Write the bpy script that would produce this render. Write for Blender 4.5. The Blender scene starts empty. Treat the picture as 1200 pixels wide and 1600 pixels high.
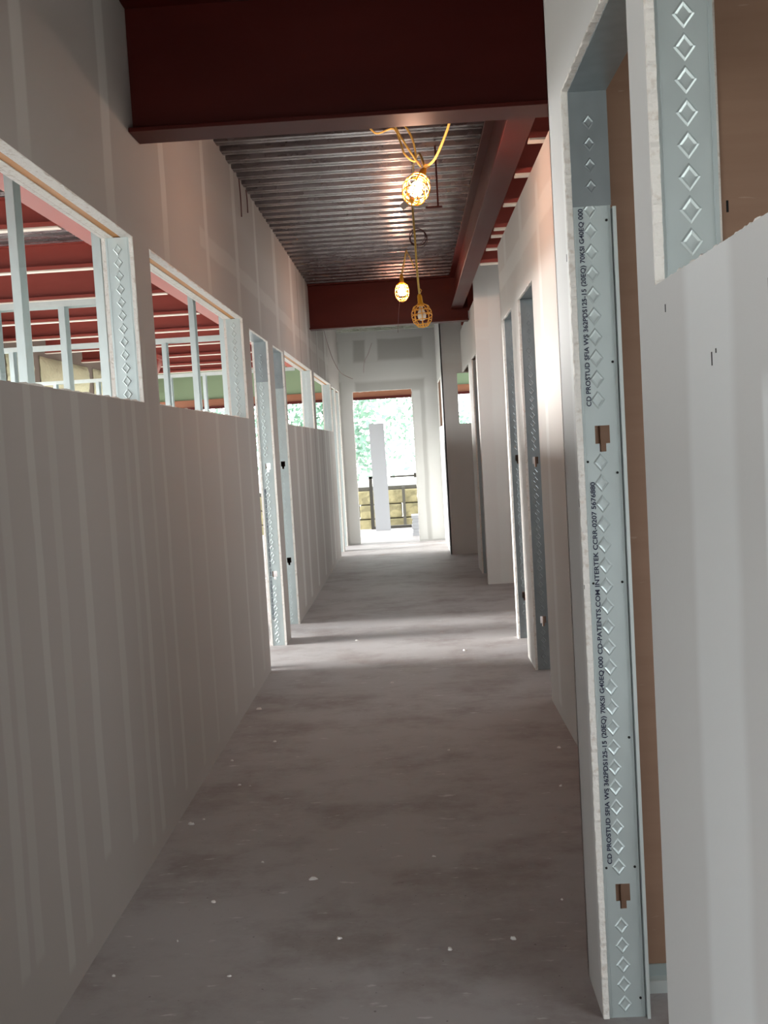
import bpy, bmesh, math, random
from mathutils import Vector, Matrix
random.seed(7)
S = bpy.context.scene
COL = S.collection

# ---------------------------------------------------------------- camera
F, ROLL, H = 1650.0, 0.058, 1.48
Yc = Vector((42, -107, F)).normalized()
e_ = -(ROLL * Yc.x + Yc.y) / Yc.z
Dn = Vector((ROLL, 1, e_)).normalized()
Xc = Dn.cross(Yc)
# world axes written in camera axes (x right, y down, z forward)
rows = (Xc, Yc, -Dn)
right = Vector([r.x for r in rows]); down = Vector([r.y for r in rows]); fwd = Vector([r.z for r in rows])
cd = bpy.data.cameras.new('camera'); cam = bpy.data.objects.new('camera', cd); COL.objects.link(cam)
cam.matrix_world = Matrix(((right.x, -down.x, -fwd.x, 0), (right.y, -down.y, -fwd.y, 0),
                           (right.z, -down.z, -fwd.z, H), (0, 0, 0, 1)))
cd.sensor_fit = 'AUTO'; cd.sensor_width = 36.0; cd.lens = F / 1600 * 36.0
cd.clip_start = 0.02; cd.clip_end = 300
S.camera = cam

# ---------------------------------------------------------------- sky, exposure
w = bpy.data.worlds.new('sky'); S.world = w; w.use_nodes = True
nt = w.node_tree; bg = nt.nodes['Background']
tc = nt.nodes.new('ShaderNodeTexCoord'); nz = nt.nodes.new('ShaderNodeTexNoise'); nz.inputs['Scale'].default_value = 1.6
cr = nt.nodes.new('ShaderNodeValToRGB')
cr.color_ramp.elements[0].color = (0.86, 0.95, 1.0, 1); cr.color_ramp.elements[1].color = (1.0, 1.0, 0.98, 1)
nt.links.new(tc.outputs['Generated'], nz.inputs['Vector']); nt.links.new(nz.outputs['Fac'], cr.inputs['Fac'])
nt.links.new(cr.outputs['Color'], bg.inputs['Color'])
bg.inputs['Strength'].default_value = 3.2
S.view_settings.view_transform = 'Standard'; S.view_settings.look = 'None'
S.view_settings.gamma = 1.0; S.view_settings.use_curve_mapping = False
S.view_settings.exposure = 0.97
S.cycles.max_bounces = 10; S.cycles.diffuse_bounces = 8; S.cycles.glossy_bounces = 4

def portal(loc, rot, sx, sy):
    l = bpy.data.lights.new('daylight_opening', 'AREA'); l.shape = 'RECTANGLE'; l.size = sx; l.size_y = sy
    l.cycles.is_portal = True
    o = bpy.data.objects.new('daylight_opening', l); COL.objects.link(o)
    o.location = loc; o.rotation_euler = rot
portal((-4.82, 7.9, 1.2), (math.pi / 2, 0, -math.pi / 2), 22.2, 2.9)      # the open left side of the building
portal((-0.5, 18.98, 1.2), (-math.pi / 2, 0, 0), 8.4, 2.6)                # the open far end
portal((2.65, .05, 1.55), (math.pi / 2, 0, math.pi / 2), 3.2, 1.6)          # window opening of the room at the right
portal((2.65, 6.9, 2.58), (math.pi / 2, 0, math.pi / 2), 7.2, .6)         # unseen high opening, added to light the joists at the right
portal((-2.2, -3.1, 1.2), (math.pi / 2, 0, 0), 5.4, 2.4)                  # the open rear
sd = bpy.data.lights.new('low_hazy_sun', 'SUN'); sd.energy = 10.0; sd.angle = math.radians(24); sd.color = (1.0, .98, .95)
so = bpy.data.objects.new('low_hazy_sun', sd); COL.objects.link(so); so.rotation_euler = Vector((-1, -.03, math.tan(math.radians(8)))).to_track_quat('Z', 'Y').to_euler(); so.location = (-8, 5, 3)

# ---------------------------------------------------------------- materials
def newmat(name, color=(.5, .5, .5), rough=.6, metal=0.0, spec=None):
    m = bpy.data.materials.new(name); m.use_nodes = True
    b = m.node_tree.nodes['Principled BSDF']
    b.inputs['Base Color'].default_value = (*color, 1); b.inputs['Roughness'].default_value = rough
    b.inputs['Metallic'].default_value = metal
    if spec is not None: b.inputs['Specular IOR Level'].default_value = spec
    return m, m.node_tree, b
def N(nt, t, **kw):
    n = nt.nodes.new(t)
    for k, v in kw.items(): setattr(n, k, v)
    return n
def mth(nt, op, a, b=None, c=None, clamp=False):
    n = nt.nodes.new('ShaderNodeMath'); n.operation = op; n.use_clamp = clamp
    for i, v in enumerate((a, b, c)):
        if v is None: continue
        if isinstance(v, (int, float)): n.inputs[i].default_value = v
        else: nt.links.new(v, n.inputs[i])
    return n.outputs[0]
def mix(nt, fac, a, b, mode='MIX'):
    n = nt.nodes.new('ShaderNodeMix'); n.data_type = 'RGBA'; n.blend_type = mode
    for s, v in ((n.inputs[0], fac), (n.inputs[6], a), (n.inputs[7], b)):
        if isinstance(v, (int, float)): s.default_value = v
        elif isinstance(v, tuple): s.default_value = (*v, 1)
        else: nt.links.new(v, s)
    return n.outputs[2]
def noise(nt, vec, scale, detail=3, rough=.55):
    n = nt.nodes.new('ShaderNodeTexNoise'); n.inputs['Scale'].default_value = scale
    n.inputs['Detail'].default_value = detail; n.inputs['Roughness'].default_value = rough
    nt.links.new(vec, n.inputs['Vector']); return n.outputs['Fac']
def pos(nt, sx=1, sy=1, sz=1):
    g = nt.nodes.new('ShaderNodeNewGeometry'); m = nt.nodes.new('ShaderNodeVectorMath'); m.operation = 'MULTIPLY'
    m.inputs[1].default_value = (sx, sy, sz); nt.links.new(g.outputs['Position'], m.inputs[0]); return m.outputs[0]
def ramp(nt, fac, lo, hi):
    n = nt.nodes.new('ShaderNodeMapRange'); n.interpolation_type = 'SMOOTHSTEP'
    n.inputs['From Min'].default_value = lo; n.inputs['From Max'].default_value = hi
    nt.links.new(fac, n.inputs['Value']); return n.outputs[0]
def bump(nt, b, h, dist=.01, strength=.4):
    n = nt.nodes.new('ShaderNodeBump'); n.inputs['Distance'].default_value = dist
    n.inputs['Strength'].default_value = strength
    nt.links.new(h, n.inputs['Height']); nt.links.new(n.outputs['Normal'], b.inputs['Normal'])

def drywall(name, base, mud, bands=(), hbands=(), axis='y', dark=()):
    """paper faced board; bands = joint compound stripes (centre, half width, z start, z end, strength)"""
    m, nt, b = newmat(name, base, .85, spec=.25)
    p = pos(nt); sep = N(nt, 'ShaderNodeSeparateXYZ'); nt.links.new(p, sep.inputs[0])
    u = sep.outputs['Y' if axis == 'y' else 'X']; z = sep.outputs['Z']
    wob = mth(nt, 'MULTIPLY', mth(nt, 'SUBTRACT', noise(nt, pos(nt, 1.2, 1.2, 1.2), 1.5, 2), .5), .05)
    uu = mth(nt, 'ADD', u, wob)
    tot = None
    for (c, hw, z0, z1, s) in bands:
        d = mth(nt, 'ABSOLUTE', mth(nt, 'SUBTRACT', uu, c))
        k = ramp(nt, d, hw * 1.25, hw * .8)
        k = mth(nt, 'MULTIPLY', k, ramp(nt, z, z0, z0 + (.03 if z0 < 1 else .6))); k = mth(nt, 'MULTIPLY', k, ramp(nt, z, z1, z1 - .05))
        k = mth(nt, 'MULTIPLY', k, s)
        tot = k if tot is None else mth(nt, 'MAXIMUM', tot, k)
    for (c, hw, u0, u1, s) in hbands:
        d = mth(nt, 'ABSOLUTE', mth(nt, 'SUBTRACT', mth(nt, 'ADD', z, wob), c))
        k = ramp(nt, d, hw * 1.25, hw * .8)
        k = mth(nt, 'MULTIPLY', k, ramp(nt, u, u0, u0 + .05)); k = mth(nt, 'MULTIPLY', k, ramp(nt, u, u1, u1 - .05))
        k = mth(nt, 'MULTIPLY', k, s)
        tot = k if tot is None else mth(nt, 'MAXIMUM', tot, k)
    mot = noise(nt, pos(nt, 1, 1, .35), 2.2, 3)
    col = mix(nt, mth(nt, 'MULTIPLY', mot, .25), base, tuple(c * .86 for c in base))
    if tot is not None: col = mix(nt, tot, col, mud)
    for (c, hw) in dark:
        d = mth(nt, 'ABSOLUTE', mth(nt, 'SUBTRACT', u, c))
        k = mth(nt, 'MULTIPLY', ramp(nt, d, hw, hw * .3), .55)
        k = mth(nt, 'MULTIPLY', k, ramp(nt, z, .5, 1.2))
        col = mix(nt, k, col, tuple(c * .5 for c in base))
    nt.links.new(col, b.inputs['Base Color'])
    bump(nt, b, noise(nt, p, 60, 2), .002, .15)
    return m

PAPER = (.375, .345, .325); MUD = (.62, .635, .615)
lb = []
for (a, b_, z0) in ((2.50, 2.56, .19), (2.60, 2.66, .19), (2.823, 2.877, .05), (2.986, 3.047, .05), (3.213, 3.283, .22), (3.535, 3.604, .15),
                    (3.777, 3.829, .04), (3.92, 3.975, .04), (4.145, 4.19, .14), (4.352, 4.40, .06), (4.736, 4.79, .05),
                    (5.1, 5.15, .05), (5.62, 5.70, .05), (6.25, 6.31, .05), (6.72, 6.80, .05)):
    lb.append(((a + b_) / 2, (b_ - a) / 2, z0, 1.95, random.uniform(.1, .26)))
for (c, hw) in ((2.98, .05), (3.85, .055), (4.72, .05), (5.72, .045), (6.73, .06), (7.63, .05), (8.7, .09), (9.9, .09), (11.2, .09), (12.4, .1), (13.6, .1)):
    lb.append((c, hw, 2.1, 3.6, .38))
for c in (9.5, 10.1, 10.9, 11.8, 12.8, 13.4): lb.append((c, .08, .05, 1.8, .4))
M_LEFT = drywall('drywall_left', PAPER, MUD, lb, ((2.62, .05, 5.5, 14, .18),), 'y', ((10.45, .05), (11.45, .07), (12.35, .07), (13.3, .07)))
M_RIGHT = drywall('drywall_right', (.50, .48, .455), MUD, ((3.6, .06, 0, 2.8, .5), (4.25, .05, .05, 2.8, .5), (4.9, .05, .05, 2.8, .5), (5.5, .05, .05, 2.8, .5), (6.3, .07, 2.35, 3, .6),
                  (7.3, .07, 2.35, 3, .6)), ((2.6, .06, 3, 8, .4),), 'y')
M_NEAR = drywall('drywall_near', (.60, .60, .59), (.74, .76, .76), ((1.44, .035, 0, 1.9, .5), (1.44, .10, 0, 1.9, .65), (1.2, .03, 0, 1.55, .9), (2.6, .03, .1, 2.2, .4)), (), 'y')
M_PLAIN = drywall('drywall_plain', (.60, .585, .565), MUD, ((.9, .05, 0, 3, .4),), ((2.55, .06, -5, 5, .4),), 'x')
M_FAR = drywall('drywall_far', (.46, .46, .44), (.70, .71, .69), ((-.52, .09, 2.3, 3.3, .8), (-.9, .11, 0, 3.3, .7), (.36, .11, 0, 3.3, .7), (.12, .06, 0, 2.3, .6)),
                ((2.60, .15, -2, 2, .75), (3.14, .07, -2, 2, .7)), 'x')
def gypsum():
    m, nt, b = newmat('gypsum_core', (.80, .78, .74), .95, spec=.1)
    n = noise(nt, pos(nt), 55, 4); nt.links.new(mix(nt, ramp(nt, n, .52, .7), (.82, .80, .76), (.68, .63, .57)), b.inputs['Base Color'])
    bump(nt, b, noise(nt, pos(nt), 140, 3), .004, .6); return m
M_GYP = gypsum()
def brown():
    m, nt, b = newmat('brown_backing_paper', (.34, .21, .145), .8, spec=.25)
    n = noise(nt, pos(nt, 1, 1, 14), 2.0, 3); n2 = noise(nt, pos(nt, 8, 8, 60), 1.2, 2)
    c = mix(nt, n, (.31, .19, .13), (.38, .245, .175)); c = mix(nt, mth(nt, 'MULTIPLY', ramp(nt, n2, .70, .74), .3), c, (.62, .5, .42))
    nt.links.new(c, b.inputs['Base Color']); return m
M_BROWN = brown()
def galv(name, base, metal=.55, rough=.42, amt=.25):
    m, nt, b = newmat(name, base, rough, metal)
    v = N(nt, 'ShaderNodeTexVoronoi'); v.inputs['Scale'].default_value = 28; nt.links.new(pos(nt, 1, 1, .5), v.inputs['Vector'])
    n = noise(nt, pos(nt, 1, 1, .25), 7, 4)
    c = mix(nt, mth(nt, 'MULTIPLY', v.outputs['Distance'], amt), base, tuple(x * .7 for x in base))
    c = mix(nt, mth(nt, 'MULTIPLY', n, .35), c, tuple(min(1, x * 1.2) for x in base))
    nt.links.new(c, b.inputs['Base Color'])
    nt.links.new(mth(nt, 'MULTIPLY_ADD', n, .25, rough - .12), b.inputs['Roughness']); return m
M_GALV = galv('galvanised_steel', (.57, .65, .655))
M_GALVD = galv('galvanised_header_shaded_stud', (.36, .41, .43), .7, .36, .6)  # header grey, reused as a shaded tone on the right-hand studs
M_GALVW = galv('galvanised_track', (.62, .68, .67), .4, .45)
def red(name, c1, c2, rough):
    m, nt, b = newmat(name, c1, rough, spec=.22 if name == 'red_oxide_primer' else .5)
    n = noise(nt, pos(nt, .6, .6, 2.5), 1.6, 5)
    nt.links.new(mix(nt, ramp(nt, n, .3, .75), c1, c2), b.inputs['Base Color'])
    nt.links.new(mth(nt, 'MULTIPLY_ADD', n, .2, rough - .1), b.inputs['Roughness'])
    bump(nt, b, noise(nt, pos(nt), 30, 2), .002, .12); return m
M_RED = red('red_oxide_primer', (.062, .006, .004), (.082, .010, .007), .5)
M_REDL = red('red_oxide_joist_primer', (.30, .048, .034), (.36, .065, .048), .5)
M_CREAM, _, _ = newmat('cream_daylight_sheen', (.80, .70, .60), .5)  # cream tint for daylight glinting on the joist flanges, painted in
def deck():
    m, nt, b = newmat('galvanised_roof_deck', (.42, .40, .40), .3, .95)
    g = N(nt, 'ShaderNodeNewGeometry'); s = N(nt, 'ShaderNodeSeparateXYZ'); nt.links.new(g.outputs['Position'], s.inputs[0])
    ns = N(nt, 'ShaderNodeSeparateXYZ'); nt.links.new(g.outputs['True Normal'], ns.inputs[0])
    fx = mth(nt, 'FRACT', mth(nt, 'MULTIPLY', s.outputs['X'], 9.5))
    on = mth(nt, 'LESS_THAN', fx, .68)
    slope = mth(nt, 'GREATER_THAN', mth(nt, 'ABSOLUTE', ns.outputs['Y']), -1.0)
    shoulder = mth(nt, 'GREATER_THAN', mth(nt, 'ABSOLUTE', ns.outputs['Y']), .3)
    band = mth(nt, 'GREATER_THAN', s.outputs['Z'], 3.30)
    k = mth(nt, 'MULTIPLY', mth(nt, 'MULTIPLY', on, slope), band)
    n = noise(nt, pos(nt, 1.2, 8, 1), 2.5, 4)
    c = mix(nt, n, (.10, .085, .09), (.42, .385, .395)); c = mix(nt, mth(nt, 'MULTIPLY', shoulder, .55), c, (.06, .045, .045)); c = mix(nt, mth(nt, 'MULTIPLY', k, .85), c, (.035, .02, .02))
    nt.links.new(c, b.inputs['Base Color'])
    nt.links.new(mth(nt, 'MULTIPLY_ADD', noise(nt, pos(nt, 1, 6, 1), 6, 3), .35, .10), b.inputs['Roughness'])
    return m
M_DECK = deck()
def concrete():
    m, nt, b = newmat('slab_concrete', (.4, .38, .37), .75, spec=.35)
    a = noise(nt, pos(nt, 1, 1, 1), .8, 5, .6); c_ = noise(nt, pos(nt, 1, 1.3, 1), 1.7, 7, .7); d = noise(nt, pos(nt, 1.5, 5, 1), 6, 4, .6)
    col = mix(nt, a, (.37, .335, .32), (.43, .43, .445)); col = mix(nt, mth(nt, 'MULTIPLY', ramp(nt, c_, .42, .72), .85), col, (.25, .215, .205))
    col = mix(nt, mth(nt, 'MULTIPLY', ramp(nt, d, .63, .72), .7), col, (.62, .61, .61))
    dk = noise(nt, pos(nt, 2, 3, 1), 3.0, 6, .75); col = mix(nt, mth(nt, 'MULTIPLY', ramp(nt, dk, .64, .74), .5), col, (.14, .12, .12))
    sp = noise(nt, pos(nt), 70, 1); col = mix(nt, mth(nt, 'MULTIPLY', ramp(nt, sp, .74, .80), .7), col, (.12, .1, .1))
    nt.links.new(col, b.inputs['Base Color'])
    nt.links.new(mth(nt, 'MULTIPLY_ADD', a, .3, .5), b.inputs['Roughness'])
    bump(nt, b, c_, .004, .2); return m
M_CONC = concrete()
M_YEL, _, _ = newmat('yellow_plastic', (.85, .40, .03), .4)
M_CORD, _, _ = newmat('yellow_cord_jacket', (.72, .50, .13), .45)
M_WIRE, _, _ = newmat('thin_dark_wire', (.10, .03, .03), .5)
M_WHITEWIRE, _, _ = newmat('grey_wire', (.45, .36, .37), .5)
M_INK, _, _ = newmat('printed_ink', (.02, .025, .06), .6)
M_BLACK, _, _ = newmat('dark_hole', (.01, .01, .01), .9)
M_WOOD = red('fir_header_wood', (.27, .10, .05), (.36, .15, .08), .6)
M_WOODG = red('amber_wood_plate', (.56, .22, .03), (.62, .27, .05), .5)
M_GREEN, _, _ = newmat('green_sheathing', (.24, .33, .20), .7)
M_INS, ntI, bI = newmat('insulation_batt', (.62, .62, .42), .95)
bump(ntI, bI, noise(ntI, pos(ntI), 14, 4), .03, .8)
M_RAIL, _, _ = newmat('dark_bronze_rail', (.05, .045, .035), .5)
M_BARK, _, _ = newmat('bark', (.22, .18, .15), .9)
M_WHITE, _, _ = newmat('white_board', (.36, .37, .385), .7)
M_CHIP, _, _ = newmat('gypsum_crumb', (.85, .84, .82), .9)
def leafm():
    m, nt, b = newmat('leaves', (.22, .42, .22), .6)
    n = noise(nt, pos(nt), 1.3, 2); nt.links.new(mix(nt, n, (.08, .18, .13), (.25, .38, .28)), b.inputs['Base Color'])
    return m
M_LEAF = leafm()
def stone():
    m, nt, b = newmat('retaining_block', (.45, .40, .27), .9)
    v = N(nt, 'ShaderNodeTexVoronoi'); v.inputs['Scale'].default_value = 5; nt.links.new(pos(nt, 1, 1, 1.6), v.inputs['Vector'])
    n = noise(nt, pos(nt), 5, 5)
    c = mix(nt, n, (.08, .07, .035), (.36, .31, .17)); nt.links.new(mix(nt, ramp(nt, v.outputs['Distance'], .5, .75), c, (.15, .13, .07)), b.inputs['Base Color'])
    bump(nt, b, n, .05, .8); return m
M_STONE = stone()
M_EARTH, _, _ = newmat('pale_ground', (.55, .53, .48), .95)
def glow(name, c, s):
    m, nt, b = newmat(name, (1, 1, 1), .3)
    b.inputs['Emission Color'].default_value = (*c, 1); b.inputs['Emission Strength'].default_value = s; return m
M_BULB = glow('lit_bulb', (1.0, .60, .43), 215)
M_BULBOFF, _, _ = newmat('unlit_bulb', (.8, .75, .65), .25)

# ---------------------------------------------------------------- mesh builder
WL = {}
def world_loc(o): return WL.get(o.name, Vector((0, 0, 0)))
class MB:
    def __init__(s): s.v = []; s.f = []; s.m = []; s.sm = []
    def face(s, pts, mi=0, sm=False):
        i = len(s.v); s.v += [Vector(p) for p in pts]; s.f.append(tuple(range(i, i + len(pts)))); s.m.append(mi); s.sm.append(sm)
    def box(s, x0, x1, y0, y1, z0, z1, mi=0, M=None):
        c = [Vector((x, y, z)) for x in (x0, x1) for y in (y0, y1) for z in (z0, z1)]
        if M: c = [M @ p for p in c]
        i = len(s.v); s.v += c
        for q in ((0, 1, 3, 2), (4, 6, 7, 5), (0, 4, 5, 1), (2, 3, 7, 6), (0, 2, 6, 4), (1, 5, 7, 3)):
            s.f.append(tuple(i + k for k in q)); s.m.append(mi); s.sm.append(False)
        return s
    def tube(s, pts, r, n=8, mi=0, caps=True, closed=False):
        pts = [Vector(p) for p in pts]; L = len(pts); base = len(s.v)
        up = Vector((0, 0, 1)); prev = None
        for i, p in enumerate(pts):
            a = pts[(i - 1) % L] if (closed or i > 0) else p; b = pts[(i + 1) % L] if (closed or i < L - 1) else p
            t = (b - a).normalized()
            if prev is None:
                ref = up if abs(t.dot(up)) < .9 else Vector((1, 0, 0)); nx = t.cross(ref).normalized()
            else:
                nx = (prev - t * prev.dot(t)); nx = nx.normalized() if nx.length > 1e-6 else t.orthogonal().normalized()
            prev = nx; ny = t.cross(nx); rr = r[i] if isinstance(r, (list, tuple)) else r
            for k in range(n):
                th = 2 * math.pi * k / n; s.v.append(p + (nx * math.cos(th) + ny * math.sin(th)) * rr)
        for i in range(L if closed else L - 1):
            for k in range(n):
                a = base + i * n + k; b = base + i * n + (k + 1) % n; c = base + ((i + 1) % L) * n + (k + 1) % n; d = base + ((i + 1) % L) * n + k
                s.f.append((a, b, c, d)); s.m.append(mi); s.sm.append(True)
        if caps and not closed:
            s.f.append(tuple(base + k for k in range(n))[::-1]); s.f.append(tuple(base + (L - 1) * n + k for k in range(n)))
            s.m += [mi, mi]; s.sm += [False, False]
        return s
    def lathe(s, prof, n=20, mi=0, M=None):
        base = len(s.v)
        for (r, z) in prof:
            for k in range(n):
                th = 2 * math.pi * k / n; p = Vector((r * math.cos(th), r * math.sin(th), z)); s.v.append(M @ p if M else p)
        for i in range(len(prof) - 1):
            for k in range(n):
                s.f.append((base + i * n + k, base + i * n + (k + 1) % n, base + (i + 1) * n + (k + 1) % n, base + (i + 1) * n + k)); s.m.append(mi); s.sm.append(True)
        return s
    def extrude_profile(s, prof, x0, x1, mi=0, axis='x', closed=True):
        """prof: list of (a,z); swept along axis"""
        P = (lambda t, a, z: (t, a, z)) if axis == 'x' else (lambda t, a, z: (a, t, z))
        n = len(prof)
        for i in range(n if closed else n - 1):
            a, b = prof[i], prof[(i + 1) % n]
            s.face((P(x0, *a), P(x1, *a), P(x1, *b), P(x0, *b)), mi)
        if closed:
            s.face([P(x0, *a) for a in prof], mi); s.face([P(x1, *a) for a in prof], mi)
        return s
    def build(s, name, mats, parent=None, label=None, cat=None, group=None, kind=None, weld=True, bevel=0):
        if not isinstance(mats, (list, tuple)): mats = [mats]
        if parent is not None: org = world_loc(parent)
        elif kind == 'structure': org = Vector((0, 0, 0))
        else:
            xs = [p.x for p in s.v]; ys = [p.y for p in s.v]; zs = [p.z for p in s.v]
            org = Vector(((min(xs) + max(xs)) / 2, (min(ys) + max(ys)) / 2, min(zs)))
        me = bpy.data.meshes.new(name); me.from_pydata([p - org for p in s.v], [], s.f)
        for m in mats: me.materials.append(m)
        for p, mi, sm in zip(me.polygons, s.m, s.sm): p.material_index = mi; p.use_smooth = sm
        bm = bmesh.new(); bm.from_mesh(me)
        if weld: bmesh.ops.remove_doubles(bm, verts=bm.verts, dist=1e-5)
        bmesh.ops.recalc_face_normals(bm, faces=bm.faces)
        bm.to_mesh(me); bm.free()
        o = bpy.data.objects.new(name, me); COL.objects.link(o); WL[o.name] = org
        if parent is not None: o.parent = parent
        else: o.location = org
        if bevel:
            bv = o.modifiers.new('bevel', 'BEVEL'); bv.width = bevel; bv.segments = 2; bv.limit_method = 'ANGLE'
        tag(o, label, cat, group, kind); return o
def tag(o, label=None, cat=None, group=None, kind=None):
    if label: o['label'] = label
    if cat: o['category'] = cat
    if group: o['group'] = group
    if kind: o['kind'] = kind
def thing(name, loc, label, cat, group=None):
    o = bpy.data.objects.new(name, None); COL.objects.link(o); o.location = loc; WL[o.name] = Vector(loc)
    o.empty_display_size = .1; tag(o, label, cat, group); return o

# ---------------------------------------------------------------- boards
def board(mb, axis, d0, d1, u0, u1, z0, z1, openings=(), mi=(0, 1, 2)):
    """plate of drywall in the plane across `axis`; d0 = shown face, d1 = back; openings (u0,u1,z0,z1)"""
    P = (lambda u, z, d: (d, u, z)) if axis == 'x' else (lambda u, z, d: (u, d, z))
    us = sorted({u0, u1, *[min(max(o[k], u0), u1) for o in openings for k in (0, 1)]})
    zs = sorted({z0, z1, *[min(max(o[k], z0), z1) for o in openings for k in (2, 3)]})
    def solid(i, j):
        if i < 0 or j < 0 or i >= len(us) - 1 or j >= len(zs) - 1: return False
        u = (us[i] + us[i + 1]) / 2; z = (zs[j] + zs[j + 1]) / 2
        return not any(o[0] < u < o[1] and o[2] < z < o[3] for o in openings)
    for i in range(len(us) - 1):
        for j in range(len(zs) - 1):
            if not solid(i, j): continue
            a, b, c, d = us[i], us[i + 1], zs[j], zs[j + 1]
            mb.face((P(a, c, d0), P(b, c, d0), P(b, d, d0), P(a, d, d0)), mi[0])
            mb.face((P(a, c, d1), P(b, c, d1), P(b, d, d1), P(a, d, d1)), mi[2])
            if not solid(i - 1, j): mb.face((P(a, c, d0), P(a, d, d0), P(a, d, d1), P(a, c, d1)), mi[1])
            if not solid(i + 1, j): mb.face((P(b, c, d0), P(b, d, d0), P(b, d, d1), P(b, c, d1)), mi[1])
            if not solid(i, j - 1): mb.face((P(a, c, d0), P(b, c, d0), P(b, c, d1), P(a, c, d1)), mi[1])
            if not solid(i, j + 1): mb.face((P(a, d, d0), P(b, d, d0), P(b, d, d1), P(a, d, d1)), mi[1])
def ragged(mb, axis, d0, d1, o, amp, step, mi=1, bottom=True):
    """torn paper and gypsum teeth round an opening"""
    P = (lambda u, z, d: (d, u, z)) if axis == 'x' else (lambda u, z, d: (u, d, z))
    u0, u1, z0, z1 = o
    def strip(A, B, inward):
        L = math.hypot(B[0] - A[0], B[1] - A[1]); n = max(2, int(L / step)); prev = 0
        r = [random.random() ** 2 * amp + amp * .08 for _ in range(n + 1)]
        for k in range(n):
            t0, t1 = k / n, (k + 1) / n
            p0 = (A[0] + (B[0] - A[0]) * t0, A[1] + (B[1] - A[1]) * t0); p1 = (A[0] + (B[0] - A[0]) * t1, A[1] + (B[1] - A[1]) * t1)
            q0 = (p0[0] + inward[0] * r[k], p0[1] + inward[1] * r[k]); q1 = (p1[0] + inward[0] * r[k + 1], p1[1] + inward[1] * r[k + 1])
            e = (d1 - d0) * .12
            mb.face((P(*p0, d0 + e * .2), P(*p1, d0 + e * .2), P(*q1, d0 + e), P(*q0, d0 + e)), mi)
            mb.face((P(*q0, d0 + e), P(*q1, d0 + e), P(*q1, d1), P(*q0, d1)), mi)
    strip((u0, z0), (u0, z1), (1, 0)); strip((u1, z0), (u1, z1), (-1, 0)); strip((u0, z1), (u1, z1), (0, -1))
    if bottom: strip((u0, z0), (u1, z0), (0, 1))

BT = .016; WT = .124
FL0, FL1, FP = 3.27, 3.345, .2       # deck: low flat, high flat, pitch
def teeth(mb, axis_d0, axis_d1, y0, y1, mi=(0, 1, 2)):
    k = math.ceil(y0 / FP)
    while k * FP + .1 < y1:
        c = k * FP + .1                 # centre of the high flute
        board(mb, 'x', axis_d0, axis_d1, c - .033, c + .033, FL0, FL1 - .012, (), mi); k += 1

# ---------------------------------------------------------------- setting
fb = MB(); fb.box(-4.8, 3.2, -3.2, 18.75, -.2, 0); fb.build('floor', M_CONC, kind='structure')
dk = MB(); prof = []; k = int(-3.2 / FP)
while k * FP < 18.9:
    y = k * FP; prof += [(y - .045, FL0), (y - .006, FL0), (y, FL0 + .006), (y + .006, FL0), (y + .045, FL0), (y + .063, FL1), (y + .137, FL1)]; k += 1
dk.extrude_profile(prof, -4.9, 3.3, closed=False)
dk.face(((-4.9, -3.3, FL1 + .08), (3.3, -3.3, FL1 + .08), (3.3, 18.95, FL1 + .08), (-4.9, 18.95, FL1 + .08)))
dk.build('ceiling', M_DECK, kind='structure')

HD, SL = 2.34, 1.70
XL = -1.03
W1 = (1.62, 4.12, SL, HD); W2 = (4.375, 6.79, SL, HD); D1 = (7.05, 7.97, -1, 2.305); D2 = (8.25, 8.92, -1, 2.305)
W3 = (9.0, 11.48, SL, HD - .01); W4 = (11.74, 14.2, SL, HD - .01); D3 = (14.32, 14.95, -1, 2.31); D4 = (15.15, 15.8, -1, 2.31)
LO = (W1, W2, D1, D2, W3, W4, D3, D4)
mb = MB(); board(mb, 'x', XL, XL - BT, 1.3, 16.0, 0, FL0, LO); teeth(mb, XL, XL - BT, 1.3, 16.0)
for o in LO: ragged(mb, 'x', XL, XL - BT, o, .007, .03, bottom=o[2] > 0)
board(mb, 'x', XL - WT, XL - WT + BT, 1.3, 16.0, 0, 2.62, LO)
mb.build('wall_left', [M_LEFT, M_GYP, M_BROWN], kind='structure')

XR = .71
D1R = (5.87, 6.65, -1, 2.335); D2R = (7.07, 7.745, -1, 2.335)
mb = MB(); RO = (D1R, D2R)
board(mb, 'x', XR, XR + BT, 2.79, 7.84, 0, 2.87, RO); board(mb, 'x', XR + WT, XR + WT - BT, 2.79, 7.84, 0, 2.6, RO)
board(mb, 'y', 7.84, 7.84 - BT, XR, XR + WT, 0, 2.6)
for o in RO: ragged(mb, 'x', XR, XR + BT, o, .007, .03, bottom=False)
mb.build('wall_right', [M_RIGHT, M_GYP, M_BROWN], kind='structure')

D3R = (10.9, 11.65, -1, 2.36); D4R = (12.27, 13.79, -1, 2.36)
mb = MB(); board(mb, 'x', XR, XR + BT, 10.76, 13.784, 0, 2.88, (D3R, D4R)); board(mb, 'x', XR + WT, XR + WT - BT, 10.9, 13.784, 0, 2.6, (D3R, D4R))
for o in (D3R,): ragged(mb, 'x', XR, XR + BT, o, .008, .05, bottom=False)
mb.build('wall_right', [M_RIGHT, M_GYP, M_BROWN], kind='structure')
mb = MB(); board(mb, 'y', 10.744, 10.76, XR, 2.6, 0, FL0 - .02); mb.build('wall_right', [M_PLAIN, M_GYP, M_BROWN], kind='structure')

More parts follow.
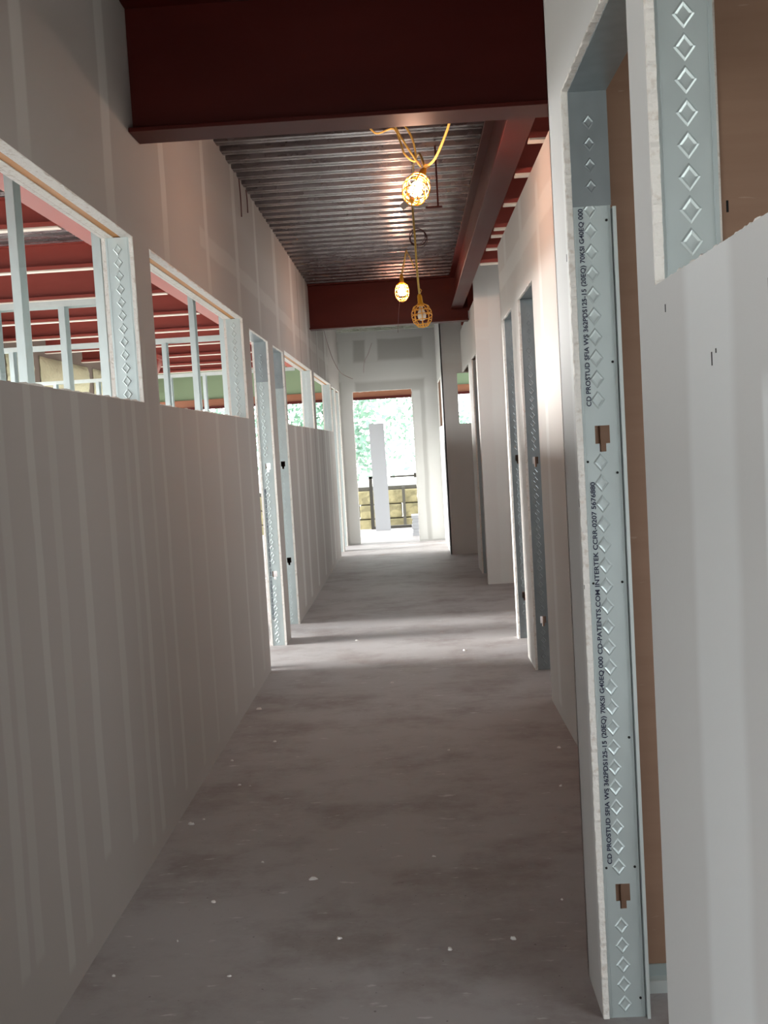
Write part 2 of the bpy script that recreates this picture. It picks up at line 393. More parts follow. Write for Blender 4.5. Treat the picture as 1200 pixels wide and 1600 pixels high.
P1 = (.645, 1.7, SL, HD + .02)
mb = MB(); board(mb, 'y', 13.784, 13.8, .443, 2.6, 0, FL0, (P1,)); board(mb, 'y', 13.908, 13.892, .459, 2.6, 0, FL0, (P1,))
mb.build('wall_right', [M_PLAIN, M_GYP, M_BROWN], kind='structure')
S1 = (14.4, 15.9, SL, 2.36)
mb = MB(); board(mb, 'x', .443, .459, 13.784, 16.0, 0, FL0, (S1,)); board(mb, 'x', .567, .551, 13.92, 16.0, 0, FL0, (S1,))
mb.build('wall_right', [M_FAR, M_GYP, M_BROWN], kind='structure')

mb = MB(); EO = (-.845, .055, -1, 2.305)
board(mb, 'y', 16.0, 16.016, XL, .443, 0, 3.2, (EO,)); board(mb, 'y', 16.124, 16.108, XL - .1, .6, 0, 3.2, (EO,))
board(mb, 'x', -.845, -.847, 16.016, 16.108, 0, 2.305); board(mb, 'x', .055, .057, 16.016, 16.108, 0, 2.305)
mb.box(-.845, .055, 16.016, 16.108, 2.305, 2.307)
ragged(mb, 'y', 16.0, 16.016, EO, .012, .06, bottom=False)
mb.build('wall_far', [M_FAR, M_GYP, M_BROWN], kind='structure')

XN = .405
DN = (1.85, 2.60, -1, 2.30); WN = (.1, 1.725, 1.71, 2.36)
mb = MB(); board(mb, 'x', XN, XN + BT, -3.1, 2.82, 0, FL0, (DN, WN)); board(mb, 'y', 2.82, 2.81, XN, XR + .01, 0, FL0)
for o in (DN, WN): ragged(mb, 'x', XN, XN + BT, o, .004, .009, bottom=o[2] > 0)
board(mb, 'x', XN + WT, XN + WT - BT, -3.1, 2.60, 2.36, FL0)
nw = mb.build('wall_right', [M_NEAR, M_GYP, M_BROWN], kind='structure')
mb = MB(); board(mb, 'y', 2.82, 2.804, .50, 2.6, .02, FL0, (), (0, 1, 2)); mb.build('wall_right', [M_NEAR, M_GYP, M_BROWN], kind='structure')
mb = MB(); board(mb, 'x', 2.6, 2.616, -3.1, 13.9, 0, FL0, ((-1.2, 1.4, 1.0, 2.2), (3.4, 10.4, 2.3, 2.86))); mb.build('wall_right', [M_PLAIN, M_GYP, M_BROWN], kind='structure')  # the long high slot in this unseen wall is added to light the joists
mb = MB(); board(mb, 'y', -3.0, -3.02, -4.6, 2.6, 0, FL0, ((-3.5, -.8, .9, 2.1),)); mb.build('wall_rear', [M_PLAIN, M_GYP, M_BROWN], kind='structure')

# the building's outer walls: green sheathing band over the openings
mb = MB(); mb.box(-4.8, 3.2, 18.55, 18.63, 2.46, 3.27); mb.box(2.5, 3.2, 18.55, 18.63, 0, 2.46)
mb.build('wall_far', M_GREEN, kind='structure')
mb = MB(); mb.box(-4.80, -4.73, -3.1, 18.55, 2.46, 3.27); mb.box(-4.80, -4.73, -.15, 2.8, 0, 2.46); mb.box(-4.80, -4.73, -3.1, -.15, 0, .3); mb.build('wall_left', M_BARK, kind='structure')  # unseen solid stretch near the camera is shaped to keep sun off the near wall
mb = MB(); mb.box(-60, 60, -30, 90, -.5, -.35); mb.build('ground', M_EARTH, kind='structure', label='pale bare ground outside the far opening')

# ---------------------------------------------------------------- steel
def ibeam(name, ax, a0, a1, c, z0, z1, fw, label, ft=.016, wt=.012, mat=None, group=None):
    t = thing(name, ((a0 + a1) / 2, c, z0) if ax == 'x' else (c, (a0 + a1) / 2, z0), label, 'beam', group)
    def B(u0, u1, q0, q1):
        m = MB(); (m.box(a0, a1, u0, u1, q0, q1) if ax == 'x' else m.box(u0, u1, a0, a1, q0, q1)); return m
    mat = mat or M_RED
    B(c - fw / 2, c + fw / 2, z0, z0 + ft).build('bottom_flange', mat, t, bevel=.002)
    B(c - wt / 2, c + wt / 2, z0 + ft, z1 - ft).build('web', mat, t)
    B(c - fw / 2, c + fw / 2, z1 - ft, z1).build('top_flange', mat, t, bevel=.002)
    return t
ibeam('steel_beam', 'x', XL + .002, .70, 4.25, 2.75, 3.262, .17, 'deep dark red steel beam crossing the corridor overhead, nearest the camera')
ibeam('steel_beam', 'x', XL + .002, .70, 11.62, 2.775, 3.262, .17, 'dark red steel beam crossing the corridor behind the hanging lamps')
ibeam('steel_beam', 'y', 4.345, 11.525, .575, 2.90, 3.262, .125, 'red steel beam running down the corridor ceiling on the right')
ibeam('steel_beam', 'y', 1.5, 18.4, -1.93, 2.90, 3.262, .20, 'red steel beam seen through the left clerestory openings, running down the rooms', mat=M_REDL)

def joist(x0, x1, y, label, group, z0=2.90, z1=3.20, end=False):
    t = thing('roof_joist', ((x0 + x1) / 2, y, z0), label, 'joist', group)
    m = MB(); prof = [(y - .03, z0 + .03), (y - .03, z0 + .002), (y + .035, z0 + .002), (y + .035, z1), (y - .03, z1), (y - .03, z1 - .004), (y + .03, z1 - .004), (y + .03, z0 + .007), (y - .026, z0 + .007), (y - .026, z0 + .03)]
    m.extrude_profile(prof, x0, x1); m.build('channel', M_REDL, t)
    m = MB(); m.box(x0, x1, y - .032, y + .036, z0 - .008, z0 + .0015); m.build('sheen_strip', M_CREAM, t, label='painted daylight sheen under the joist')  # cream strip paints the bright exterior's gloss reflection onto the flange
    return t
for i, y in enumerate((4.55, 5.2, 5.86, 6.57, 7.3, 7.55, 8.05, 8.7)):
    joist(.645, 2.55, y, 'short red roof joist with painted-sheen underside above the right wall, %s beyond the near beam' % ('first', 'second', 'third', 'fourth', 'fifth', 'sixth', 'seventh', 'eighth')[i], 'joists above the right wall', z1=3.265)
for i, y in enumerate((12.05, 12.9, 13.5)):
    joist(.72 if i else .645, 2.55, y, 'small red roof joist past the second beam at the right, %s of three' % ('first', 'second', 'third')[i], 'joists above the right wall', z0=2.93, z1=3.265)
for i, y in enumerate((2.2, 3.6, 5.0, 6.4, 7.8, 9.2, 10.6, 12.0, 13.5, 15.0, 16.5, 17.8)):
    joist(-4.6, -2.035, y, 'red roof joist over the left rooms with painted-sheen underside, %s from the camera' % ('first', 'second', 'third', 'fourth', 'fifth', 'sixth', 'seventh', 'eighth', 'ninth', 'tenth', 'eleventh', 'twelfth')[i], 'joists over the left rooms', z1=3.09 if y < 8.5 else 3.26)

# ---------------------------------------------------------------- embossed metal studs
def diamonds(mb, cx, y, z0, z1, pitch=.0508, sx=.0145, sz=.0185, skip=(), mi=0, ax='y', sgn=-1):
    n = int((z1 - z0) / pitch)
    for k in range(n):
        c = z0 + pitch * (k + .5)
        if any(a < c < b for a, b in skip): continue
        rings = ((1.25, 0), (.98, .0022), (.66, .0006), (.3, .0003))
        R = []
        for s, h in rings: R.append([(cx - sx * s, y + sgn * h, c), (cx, y + sgn * h, c + sz * s), (cx + sx * s, y + sgn * h, c), (cx, y + sgn * h, c - sz * s)])
        for a, b in zip(R, R[1:]):
            for i in range(4): mb.face((a[i], a[(i + 1) % 4], b[(i + 1) % 4], b[i]), mi)
        mb.face(R[-1], mi)
def stud(x0, x1, y, z0, z1, label, knock=(), cx=.5, lip=False, group='metal studs lining the openings', mat=None, dsk=(), dm=True, depth=.034):
    """C stud whose web faces the camera (towards -Y)"""
    mat = mat or M_GALV
    t = thing('metal_stud', ((x0 + x1) / 2, y + depth / 2, z0), label, 'stud', group)
    W = x1 - x0; c = x0 + W * .52
    m = MB(); ops = []
    for kz in knock:
        ops += [(c - .018, c + .018, kz - .022, kz + .022), (c - .008, c + .008, kz - .042, kz - .02)]
    board(m, 'y', y, y + .0012, x0, x1, z0, z1, ops, (0, 0, 0))
    m.box(x0 + .006, x0 + .0075, y - .0015, y, z0, z1); m.box(x1 - .0075, x1 - .006, y - .0015, y, z0, z1)
    if dm: diamonds(m, x0 + W * cx, y - .0002, z0 + .01, z1 - .01, skip=[(kz - .06, kz + .05) for kz in knock] + list(dsk))
    m.build('web', mat, t)
    for xx in (x0, x1):
        m = MB(); sg = 1 if xx == x0 else -1
        m.box(xx, xx + sg * .0012, y + .0012, y + depth, z0, z1); m.box(xx, xx + sg * .01, y + depth - .0012, y + depth, z0, z1); m.build('flange', mat, t)
    return t
def header_track(x0, x1, y0, y1, z, leg, label, ends=(1,)):
    """galvanised box header with legs folded down onto the jamb"""
    t = thing('header_track', ((x0 + x1) / 2, (y0 + y1) / 2, z), label, 'header', 'header tracks over the door openings')
    m = MB(); m.box(x0, x1, y0, y1, z, z + .002); m.box(x0, x0 + .0015, y0, y1, z + .002, z + .04); m.box(x1 - .0015, x1, y0, y1, z + .002, z + .04); m.build('soffit', M_GALVD, t)
    m = MB(); m.box(x0, x1, y1 - .002, y1, z - leg, z); 
    diamonds(m, (x0 + x1) / 2, y1 - .0022, z - leg + .02, z - .03, sx=.012, sz=.015); m.build('folded_leg', M_GALVD, t)
    return t
LX0, LX1 = XL - WT + BT, XL - BT
stud(LX0, LX1, 4.12, SL, HD, 'pale embossed metal stud at the far side of the nearest left clerestory opening')
stud(LX0, LX1, 6.79, SL, HD, 'pale embossed metal stud at the far side of the second left clerestory opening')
stud(LX0, LX1, 7.974, 0, 2.30, 'embossed metal stud with printed edge in the first left doorway', knock=(1.37, .55), cx=.42)
stud(LX0, LX1, 8.924, 0, 2.30, 'embossed metal stud in the second left doorway', knock=(1.37, .55), cx=.42)
stud(LX0, LX1, 11.48, SL, HD - .01, 'embossed metal stud at the far side of the third left clerestory opening')
stud(LX0, LX1, 14.2, SL, HD - .01, 'embossed metal stud at the far side of the farthest left clerestory opening', dm=True)
stud(LX0, LX1, 14.954, 0, 2.30, 'sunlit metal stud in the third left doorway'); stud(LX0, LX1, 15.804, 0, 2.30, 'sunlit metal stud in the farthest left doorway beside the end wall')
stud(XR + BT, XR + WT - BT, 6.654, 0, 2.33, 'shaded embossed metal stud in the nearer dark doorway on the right', knock=(1.33, .32), cx=.45, mat=M_GALVD)  # darker steel on the right doorway studs puts their shade into the colour
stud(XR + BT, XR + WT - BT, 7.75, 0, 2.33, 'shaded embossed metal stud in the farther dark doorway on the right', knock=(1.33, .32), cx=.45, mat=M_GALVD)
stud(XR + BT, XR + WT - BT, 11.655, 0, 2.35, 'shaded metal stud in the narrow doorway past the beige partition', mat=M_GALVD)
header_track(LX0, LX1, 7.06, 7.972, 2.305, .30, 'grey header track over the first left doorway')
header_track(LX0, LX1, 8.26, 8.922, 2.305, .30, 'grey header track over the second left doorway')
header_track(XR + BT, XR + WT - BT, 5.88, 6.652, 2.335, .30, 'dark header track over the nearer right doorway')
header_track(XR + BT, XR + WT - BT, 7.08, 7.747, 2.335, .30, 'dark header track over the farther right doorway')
# header plates of the clerestory openings
for (o, s) in ((W1, 'nearest'), (W2, 'second'), (W3, 'third'), (W4, 'farthest')):
    t = thing('window_header', (XL - .062, (o[0] + o[1]) / 2, o[3]), 'head of the %s left clerestory opening, white boards either side of an amber wood strip' % s, 'header', 'heads of the left clerestory openings')
    m = MB(); m.box(XL - .076, XL - .046, o[0], o[1], o[3] + .003, o[3] + .03); m.build('wood_strip', M_WOODG, t, label='amber wood strip')
    m = MB(); m.box(XL - .046, XL - .0165, o[0], o[1], o[3], o[3] + .02); m.build('liner_board', M_GYP, t)
    m = MB(); m.box(XL - .1075, XL - .076, o[0], o[1], o[3], o[3] + .02); m.build('liner_board', M_GYP, t)
# near door jamb on the right with print
NJ = 2.602
NX0, NX1 = XN + BT + .001, XN + BT + .001 + .090
ns = stud(NX0, NX1, NJ, 0, 2.30, 'tall pale embossed metal stud with black printed lettering, nearest doorway on the right', knock=(1.475, .325), cx=.44)
nweb = [c for c in ns.children if c.name.startswith('web')][0]
for zz, s in ((.05, 1), (.39, 1), (.72, 1), (1.11, 1), (1.38, 1), (1.65, 1), (1.99, 1)):
    MB().tube([(NX1 - .011, NJ - .0022, zz), (NX1 - .011, NJ + .001, zz)], .0032, 8).build('screw_hole', M_BLACK, nweb)
for zz in (.39, 1.11, 1.41): MB().tube([(NX0 + .008, NJ - .0022, zz), (NX0 + .008, NJ + .001, zz)], .003, 8).build('screw_hole', M_BLACK, nweb)
m = MB(); m.box(NX1 + .003, NX1 + .011, NJ - .012, NJ + .03, 0, 2.02); m.build('edge_flange', M_GALVW, ns, label='bright folded flange edge')
header_track(NX0 - .001, NX1 + .001, 1.86, NJ - .003, 2.295, .27, 'grey crumpled header track over the nearest right doorway')
def text_on(parent, body, x, y, z0, z1, h, mat):
    cu = bpy.data.curves.new('print', 'FONT'); cu.body = body; cu.size = 1.0; cu.offset = .022
    o = bpy.data.objects.new('printed_text', cu); COL.objects.link(o); bpy.context.view_layer.update()
    me = bpy.data.meshes.new_from_object(o.evaluated_get(bpy.context.evaluated_depsgraph_get()))
    bpy.data.objects.remove(o)
    xs = [v.co.x for v in me.vertices]; ys = [v.co.y for v in me.vertices]
    sx = (z1 - z0) / (max(xs) - min(xs)); sy = h / .73
    org = world_loc(parent)
    for v in me.vertices:
        a, b = v.co.x - min(xs), v.co.y
        v.co = Vector((x - b * sy, y, z0 + a * sx)) - org
    me.materials.clear(); me.materials.append(mat)
    q = bpy.data.objects.new('printed_text', me); COL.objects.link(q); q.parent = parent; q['label'] = 'black printed stud marking'
TXT = "CD PROSTUD SFIA WS 362PDS125-15 (20EQ) 70KSI G40EQ 000 CD-PATENTS.COM INTERTEK CCRR-0207 5676880"
nweb = [c for c in ns.children if c.name.startswith('web')][0]
text_on(nweb, TXT, NX0 + .0225, NJ - .0024, .40, 1.36, .0115, M_INK)
text_on(nweb, "CD PROSTUD SFIA WS 362PDS125-15 (20EQ) 70KSI G40EQ 000", NX0 + .0225, NJ - .0024, 1.545, 2.02, .0115, M_INK)
for (st_y, z0, z1, mt) in ((7.974, .2, 1.2, M_INK), (8.924, .2, 1.2, M_INK)):
    p = [o for o in bpy.data.objects if o.name.startswith('metal_stud') and abs(o.location.y - st_y - .017) < .01][0]
    p = [c for c in p.children if c.name.startswith('web')][0]
    text_on(p, TXT, LX0 + .022, st_y - .0024, z0, z1, .012, M_INK)
# near clerestory opening on the right
stud(XN + BT, XN + BT + .092, 1.727, 1.69, 2.36, 'large embossed metal stud beside the upper opening, nearest the camera on the right', cx=.5, mat=M_GALV)

# track and brown board of the cross wall
t = thing('floor_track', (1.5, 2.73, 0), 'galvanised floor track at the foot of the brown board', 'track')
m = MB(); m.box(.53, 2.59, 2.710, 2.712, 0, .034); m.box(.53, 2.59, 2.712, 2.798, 0, .0015); m.build('front_leg', M_GALVW, t)
m = MB(); m.box(.53, 2.59, 2.798, 2.802, 0, .034); m.build('rear_leg', M_GALV, t)

# ---------------------------------------------------------------- partition framing in the left rooms
def frame_x(y, x0, x1, zt, xs, label, full=()):
    t = thing('partition_frame', ((x0 + x1) / 2, y, 0), label, 'wall frame', 'bare metal frames in the left rooms')
    m = MB(); m.box(x0, x1, y - .046, y - .0445, zt - .035, zt); m.box(x0, x1, y + .0445, y + .046, zt - .035, zt); m.box(x0, x1, y - .046, y + .046, zt, zt + .0015); m.build('top_track', M_GALVW, t)
    for x in xs:
        zz = 2.89 if x in full else zt - .002
        m = MB(); m.box(x - .018, x + .018, y - .044, y - .042, 0, zz); m.box(x - .018, x + .018, y + .042, y + .044, 0, zz); m.box(x - .018, x - .0165, y - .042, y + .042, 0, zz); m.build('stud', M_GALV, t)
    m = MB(); m.box(x0, x1, y - .046, y + .046, 0, .0015); m.build('bottom_track', M_GALVW, t)
frame_x(4.47, -4.5, -1.16, 2.93 - .04, (-1.262, -1.61, -2.4, -3.2, -4.0), 'bare metal stud frame behind the pier between the two nearest clerestory openings')
frame_x(6.3, -4.5, -1.62, 2.44, (-1.72, -2.02, -2.43, -2.84, -3.25, -3.7, -4.1), 'bare metal stud frame with low head track seen through the nearest clerestory opening')
frame_x(8.6, -4.5, -1.35, 2.44, (-1.42, -1.95, -2.36, -2.77, -3.2, -3.6, -4.1), 'bare metal stud frame seen through the second clerestory opening')
frame_x(7.15, -1.5, -1.18, 2.88, (-1.22, -1.42), 'pair of tall metal studs behind the second clerestory opening')
frame_x(12.3, -4.5, -1.3, 2.44, (-1.45, -1.9, -2.35, -2.75, -3.15, -3.6, -4.1), 'farther bare metal stud frame across the left rooms')

# exterior posts, insulation, column, wood header
for i, y in enumerate((1.0, 5.2, 9.4, 13.6, 17.8)):
    m = MB(); m.box(-4.70, -4.62, y, y + .1, 0, 2.46)
    m.build('outer_post', M_REDL, label='red steel post on the open left side of the building, %s from the camera' % ('first', 'second', 'third', 'fourth', 'fifth')[i], cat='post', group='posts on the open left side')
def batt(x, y0, y1, z0, z1, label):
    m = MB(); ny, nzv = 8, 8
    def P(i, j):
        a, b = i / ny, j / nzv; bul = .09 * (math.sin(math.pi * a) * math.sin(math.pi * b)) ** .5 + random.uniform(0, .012)
        return (x + bul, y0 + (y1 - y0) * a, z0 + (z1 - z0) * b)
    G = [[P(i, j) for j in range(nzv + 1)] for i in range(ny + 1)]
    for i in range(ny):
        for j in range(nzv): m.face((G[i][j], G[i + 1][j], G[i + 1][j + 1], G[i][j + 1]), 0, True)
    m.face(((x, y0, z0), (x, y1, z0), (x, y1, z1), (x, y0, z1)))
    m.build('insulation_batt', M_INS, label=label, cat='insulation', group='insulation batts high on the outer wall of the left rooms')
yy = 9.0; i = 0
while yy < 17.5:
    batt(-4.725, yy, yy + .9, 2.50, 2.88, 'yellowish insulation batt high on the outer wall of the left rooms, %s from the camera' % ('first', 'second', 'third', 'fourth', 'fifth', 'sixth', 'seventh', 'eighth', 'ninth')[i]); yy += 1.15; i += 1
t = thing('steel_column', (-3.45, 14.2, 0), 'red steel column with flared cap in the far left room', 'column')
m = MB(); m.tube([(-3.45, 14.2, 0), (-3.45, 14.2, 2.6)], .07, 14); m.build('shaft', M_REDL, t)
m = MB(); m.lathe([(.071, 2.42), (.10, 2.55), (.2, 2.75), (.2, 2.80)], 4, M=Matrix.Translation((-3.45, 14.2, 0)) @ Matrix.Rotation(math.pi / 4, 4, 'Z')); m.box(-3.62, -3.28, 14.03, 14.37, 2.80, 2.85); m.build('cap_plate', M_REDL, t)
m = MB(); m.box(-4.6, 2.5, 18.50, 18.60, 2.30, 2.455); m.build('timber_header', M_WOOD, label='reddish wooden header beam over the far outer opening', cat='beam')
m = MB(); m.box(-4.6, 2.5, 18.46, 18.50, 2.285, 2.33); m.build('timber_trim_board', M_RED, label='dark thin board along the bottom of the wooden header at the far opening', cat='board')

# ---------------------------------------------------------------- lamps
def cage_lamp(p, axis, lit, label, R=.062, L=.17):
    """p = top of the lamp body; axis = direction it points"""
    ax = Vector(axis).normalized(); q = Vector((0, 0, -1)).rotation_difference(ax).to_matrix().to_4x4()
    T = Matrix.Translation(p) @ q
    t = thing('caged_work_lamp', p, label, 'lamp', 'yellow caged string lamps')
    m = MB(); m.lathe([(.006, .02), (.012, .015), (.017, 0), (.019, -.05), (.024, -.055), (.024, -.075), (.020, -.08)], 18, M=T); m.build('socket', M_YEL, t)
    m = MB(); prof = [(.022, -.06), (R * .8, -.085), (R, -.12), (R * 1.03, -.155), (R * .9, -.195), (R * .55, -.225), (.008, -.238)]
    for k in range(8):
        th = math.pi / 4 * k; pts = [T @ Vector((r * math.cos(th), r * math.sin(th), z)) for r, z in prof]; m.tube(pts, .0032, 6)
    for (r, z) in (prof[1], prof[2], prof[3], prof[4], prof[5]):
        m.tube([T @ Vector((r * math.cos(a * math.pi / 12), r * math.sin(a * math.pi / 12), z)) for a in range(24)], .0032, 6, closed=True)
    m.lathe([(.0, -.242), (.012, -.240), (.014, -.232)], 12, M=T)
    m.build('wire_cage', M_YEL, t)
    m = MB(); bp = [(.013, -.08), (.015, -.095), (.026, -.12), (.032, -.145), (.029, -.168), (.018, -.182), (.0005, -.188)]
    m.lathe(bp, 20, M=T); m.build('light_bulb', M_BULB if lit else M_BULBOFF, t, label='glowing bulb' if lit else None)
    m = MB(); m.tube([T @ Vector(v) for v in ((0, 0, .015), (.012, 0, .03), (.02, 0, .045), (.008, 0, .06), (-.006, 0, .05))], .0025, 6); m.build('hook', M_YEL, t)
    return t
L1 = Vector((.135, 5.25, 2.80)); L2 = Vector((.0, 9.9, 3.03)); L3 = Vector((.125, 7.9, 2.56))
cage_lamp(L1, (-.28, -.62, -.72), True, 'lit yellow caged work lamp nearest the big red beam')
cage_lamp(L2, (-.02, -.05, -1), True, 'lit caged work lamp hanging against the farther red beam')
cage_lamp(L3, (.06, -.22, -1), False, 'unlit yellow caged lamp hanging lowest on a long cord', R=.072)
def smooth(pts, n=8):
    P = [Vector(p) for p in pts]; P = [P[0]] + P + [P[-1]]; out = []
    for i in range(1, len(P) - 2):
        for k in range(n):
            t = k / n; a, b, c, d = P[i - 1], P[i], P[i + 1], P[i + 2]
            out.append(.5 * ((2 * b) + (c - a) * t + (2 * a - 5 * b + 4 * c - d) * t * t + (3 * b - a - 3 * c + d) * t ** 3))
    out.append(P[-2]); return out
def cord(pts, r, mat, label, name='power_cord', cat='cord', group=None, n=8):
    m = MB(); m.tube(smooth(pts), r, n); return m.build(name, mat, label=label, cat=cat, group=group)
cord([L1 + Vector((0, 0, .02)), L1 + Vector((.06, -.03, .05)), L1 + Vector((.14, -.15, .2)), (.30, 4.90, 3.12), (.335, 4.8, 3.262)], .0065, M_CORD, 'thick yellow cord sweeping up from the nearest lit lamp to the big beam')
cord([(-.03, 5.5, 3.24), (-.09, 5.42, 3.24), (-.13, 5.4, 3.12), (-.09, 5.4, 3.04), (0, 5.38, 3.05), (.03, 5.35, 2.98), (.05, 5.3, 2.9), (.1, 5.28, 2.86), (.09, 5.32, 2.98), (.03, 5.36, 3.1), (-.02, 5.4, 3.2), (.0, 5.36, 3.08), (.06, 5.3, 2.94), L1 + Vector((-.01, 0, .02))], .005, M_CORD, 'tangled loops of yellow cord at the left of the nearest lit lamp')
cord([L3 + Vector((0, 0, .015)), L3 + Vector((-.008, .02, .2)), L3 + Vector((-.01, .06, .45)), (.11, 8.0, 3.262)], .0075, M_CORD, 'long yellow cord dropping to the unlit caged lamp')
cord([(.11, 7.98, 3.25), (.12, 7.4, 3.2), (.11, 6.6, 3.17), (.125, 5.9, 3.05), (.13, 5.45, 2.93), L1 + Vector((.01, .03, .02))], .006, M_CORD, 'yellow cord run along the deck between the lamps')
# short drop cord
cord([L2 + Vector((0, 0, .015)), L2 + Vector((.02, 0, .08)), L2 + Vector((.05, -.02, .2)), (.06, 9.88, 3.262)], .007, M_CORD, 'short pale cord holding the farther lit lamp')
cord([(.06, 9.88, 3.25), (.10, 9.86, 3.16), (.12, 9.86, 3.09)], .005, M_CORD, 'loose cord tail beside the farther lit lamp')
m = MB()
for k in range(4):
    c = Vector((.15 + .004 * k, 8.9 + .01 * k, 3.19 - .006 * k)); rr = .065 + .006 * (k % 2)
    m.tube([c + Vector((rr * math.cos(a * math.pi / 12), .02 * math.sin(a * .5 + k), rr * math.sin(a * math.pi / 12))) for a in range(24)], .003, 6, closed=True)
m.build('wire_coil', M_WIRE, label='small coil of dark red wire hanging from the deck between the lamps', cat='wire')
cord([(-.03, 9.9, 2.80), (-.05, 9.92, 2.66), (-.062, 9.95, 2.52)], .002, M_WIRE, 'thin reddish wire dangling below the farther lit lamp', 'dangling_wire', 'wire')
# thin cables against the walls at the far end
cord([(-1.00, 12.2, 3.262), (-.99, 12.3, 3.1), (-.97, 12.6, 2.95), (-.97, 13.2, 2.80), (-.95, 13.9, 2.62), (-.9, 14.6, 2.5), (-.78, 15.2, 2.45)], .0045, M_WIRE, 'thin dark cable drooping down the far left wall', 'drooping_cable', 'cable')
cord([(-.50, 15.97, 3.02), (-.57, 15.96, 2.85), (-.63, 15.97, 2.74), (-.65, 15.97, 2.58)], .004, M_WHITEWIRE, 'thin cable hanging on the far wall above the opening', 'drooping_cable', 'cable')
for (y, l, s) in ((6.98, .24, 'longer'), (7.28, .15, 'shorter')):
    cord([(XL + .008, y, 3.262), (XL + .01, y + .01, 3.262 - l * .5), (XL + .008, y + .015, 3.262 - l)], .004, M_WIRE, '%s of two dark wires hanging at the top of the left wall' % s, 'hanging_wire', 'wire')
# bits screwed under the deck
t = thing('cable_hanger', (.24, 6.5, 2.9), 'reddish metal hanger bracket behind the nearest lit lamp', 'bracket')
m = MB(); m.box(.24, .25, 6.5, 6.51, 2.90, 3.262); m.box(.17, .27, 6.49, 6.52, 2.892, 2.902); m.build('strap', M_RED, t)
m = MB(); m.box(-.05, .05, -.003, .003, -.02, .02, M=Matrix.Translation((.06, 6.5, 2.935)) @ Matrix.Rotation(-.7, 4, 'Y')); m.box(.09, .18, 6.498, 6.502, 2.90, 2.92); m.build('clip_plate', M_GALVD, t)
cord([(.60, 4.36, 2.83), (.63, 4.38, 2.79), (.66, 4.37, 2.785), (.695, 4.36, 2.81)], .006, M_CORD, 'short yellow cord showing at the right end of the big beam')

# ---------------------------------------------------------------- small marks on the near wall
m = MB()
for (y, z, l) in ((1.19, 1.62, .02), (1.42, 1.56, .018), (1.40, 1.575, .006), (1.66, 1.66, .012), (2.6, 1.3, .02), (2.62, 1.9, .018), (2.58, 1.1, .01)):
    m.box(XN - .0006, XN, y, y + .0035, z, z + l)
m.build('pencil_mark', M_BLACK, nw, label='short dark marks on the board')
m = MB()
for (x, z) in ((.80, 2.03), (.85, 2.03)): m.box(x, x + .006, 2.803, 2.804, z, z + .03)
m.build('board_hole', M_BLACK, [o for o in bpy.data.objects if o.name.startswith('wall_right') and o.type == 'MESH'][6], label='small dark holes in the brown paper')

# ---------------------------------------------------------------- far opening and outside
m = MB(); Mx = Matrix.Translation((-.56, 18.30, 0)) @ Matrix.Rotation(-.02, 4, 'X') @ Matrix.Rotation(-.012, 4, 'Y')
m.box(-.13, .13, 0, .03, 0, 1.86, 0, Mx); m.build('white_upright_board', M_WHITE, label='white board strip standing upright in the far opening', cat='board')
sx = .02
for k in range(6):
    m = MB(); z = k * .055; dx = .01 * math.sin(k * 2.1)
    m.box(-.05 + dx, .42 + dx, 16.9, 17.3, z, z + .052); m.build('board_offcut', M_WHITE, label='white board offcut in the low stack behind the far wall, %s from the floor' % ('lowest', 'second', 'third', 'fourth', 'fifth', 'topmost')[k], cat='board', group='stacked white offcuts')
t = thing('guard_rail', (-.1, 18.68, 0), 'dark metal guard frame standing at the far slab edge', 'railing')
m = MB(); m.box(-.78, -.72, 18.65, 18.70, 0, .93); m.box(-.78, -.48, 18.65, 18.70, .90, .94); m.build('post', M_RAIL, t)
m = MB(); m.box(-.72, 2.4, 18.65, 18.70, 0, .05); m.build('bottom_rail', M_RAIL, t)
m = MB(); m.box(-.40, .10, 18.66, 18.69, .90, .93); m.box(.02, .10, 18.64, 18.71, .88, .96); m.build('top_rail', M_RAIL, t)
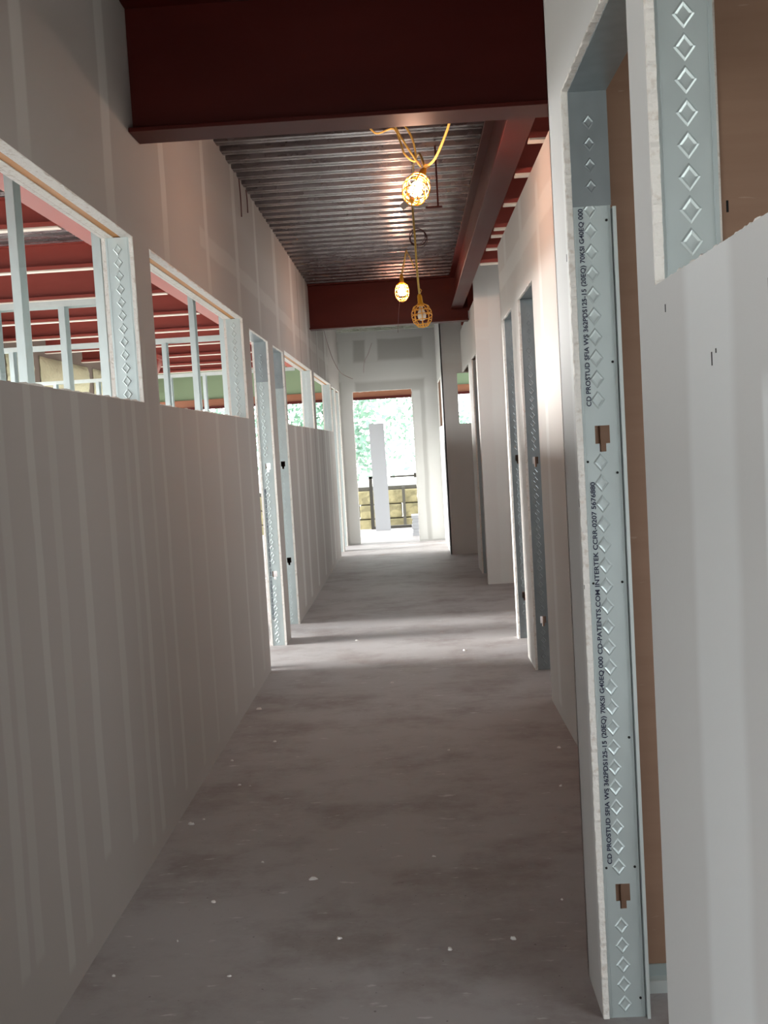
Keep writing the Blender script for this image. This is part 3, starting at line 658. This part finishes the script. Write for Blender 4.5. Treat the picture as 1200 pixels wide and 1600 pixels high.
# retaining wall of blocks
t = thing('retaining_wall', (0, 23, -.35), 'low wall of rough yellowish blocks outside the far opening', 'wall')
m = MB()
for r in range(3):
    x = -7 + (r % 2) * .45
    while x < 8:
        j = random.uniform(-.02, .02); m.box(x + .012, x + .888, 22.0 + j, 22.5, -.35 + r * .30 + .01, -.35 + (r + 1) * .30 - .01); x += .9
m.build('block_courses', M_STONE, t, bevel=.02)
m = MB(); m.box(-7, 8.3, 22.05, 22.45, .55, .62); m.build('cap', M_RAIL, t)
m = MB(); m.box(.06 - .3, .12 - .3, 21.88, 21.96, -.35, .6); m.build('strut', M_RAIL, t)
def tree(x, y, h, spread, label, n=3600):
    t = thing('leafy_tree', (x, y, -.35), label, 'tree', 'trees beyond the far opening')
    m = MB(); pts = [(x, y, -.35), (x + .1, y, h * .25), (x - .05, y + .1, h * .55), (x + .1, y, h * .85)]; m.tube(smooth(pts, 5), [.16 * (1 - i / 17) + .02 for i in range(16)], 8)
    for k in range(9):
        a = random.uniform(0, 6.28); z = random.uniform(.3, .75) * h; l = spread * random.uniform(.5, .9)
        m.tube(smooth([(x, y, z), (x + l * .5 * math.cos(a), y + l * .5 * math.sin(a), z + .3 * l), (x + l * math.cos(a), y + l * math.sin(a), z + .5 * l)], 4), [.06, .055, .05, .045, .04, .03, .025, .02, .015], 5)
    m.build('trunk', M_BARK, t)
    m = MB(); cl = [(random.gauss(0, spread * .45), random.gauss(0, spread * .45), h * random.uniform(.2, 1.0), random.uniform(.35, .8)) for _ in range(26)]
    for _ in range(n):
        cx, cy, cz, cr_ = random.choice(cl)
        p = Vector((x + cx + random.gauss(0, cr_), y + cy + random.gauss(0, cr_), cz + random.gauss(0, cr_ * .7)))
        if p.z < -.2: continue
        s = random.uniform(.05, .14); a = Vector((random.gauss(0, 1), random.gauss(0, 1), random.gauss(0, 1))).normalized(); b = a.orthogonal().normalized()
        m.face((p - a * s, p + b * s * .5, p + a * s, p - b * s * .5))
    m.build('foliage', M_LEAF, t, weld=False)
for i, (x, y, h, s, l) in enumerate(((-2.1, 29, 5.2, 1.3, 'pale leafy tree at the left of the far opening'), (1.2, 40, 7.6, 1.9, 'pale leafy tree at the right of the far opening'),
                        (-7.5, 34, 5.5, 2, 'tree beyond the far left rooms'))): tree(x, y, h, s, l)

# ---------------------------------------------------------------- crumbs on the slab
def crumb(x, y, s, k):
    m = MB(); n = 6; top = []; bot = []
    for a in range(n):
        th = a * 2 * math.pi / n + random.uniform(-.3, .3); r = s * random.uniform(.6, 1)
        bot.append((x + r * math.cos(th) * k, y + r * math.sin(th), .0)); top.append((x + r * .7 * math.cos(th) * k, y + r * .7 * math.sin(th), s * random.uniform(.4, .8)))
    for a in range(n): m.face((bot[a], bot[(a + 1) % n], top[(a + 1) % n], top[a]))
    m.face(top); m.face(bot[::-1])
    m.build('drywall_crumb', M_CHIP, label='small white drywall crumb lying on the concrete floor', cat='crumb', group='white crumbs on the floor')
SPOTS = ((-.94, 2.93, .006), (-.80, 3.13, .006), (-.74, 3.4, .008), (-.62, 3.72, .006), (-.97, 4.15, .011), (-.93, 4.2, .006), (-.85, 4.62, .009), (-.80, 4.6, .006), (-.78, 5.3, .01), (-.96, 6.0, .012),
         (-.42, 3.55, .011), (.03, 3.0, .010), (.22, 3.05, .012), (-.30, 3.1, .008), (.55, 4.4, .008), (.1, 5.0, .006), (-.95, 5.0, .008), (.40, 3.3, .006), (-.2, 6.5, .01), (.3, 7.4, .012), (-.5, 8.0, .012), (-.6, 2.9, .005), (.0, 3.7, .006), (.62, 4.95, .01))
for (x, y, s) in SPOTS: crumb(x, y, s, random.uniform(.8, 2.2))
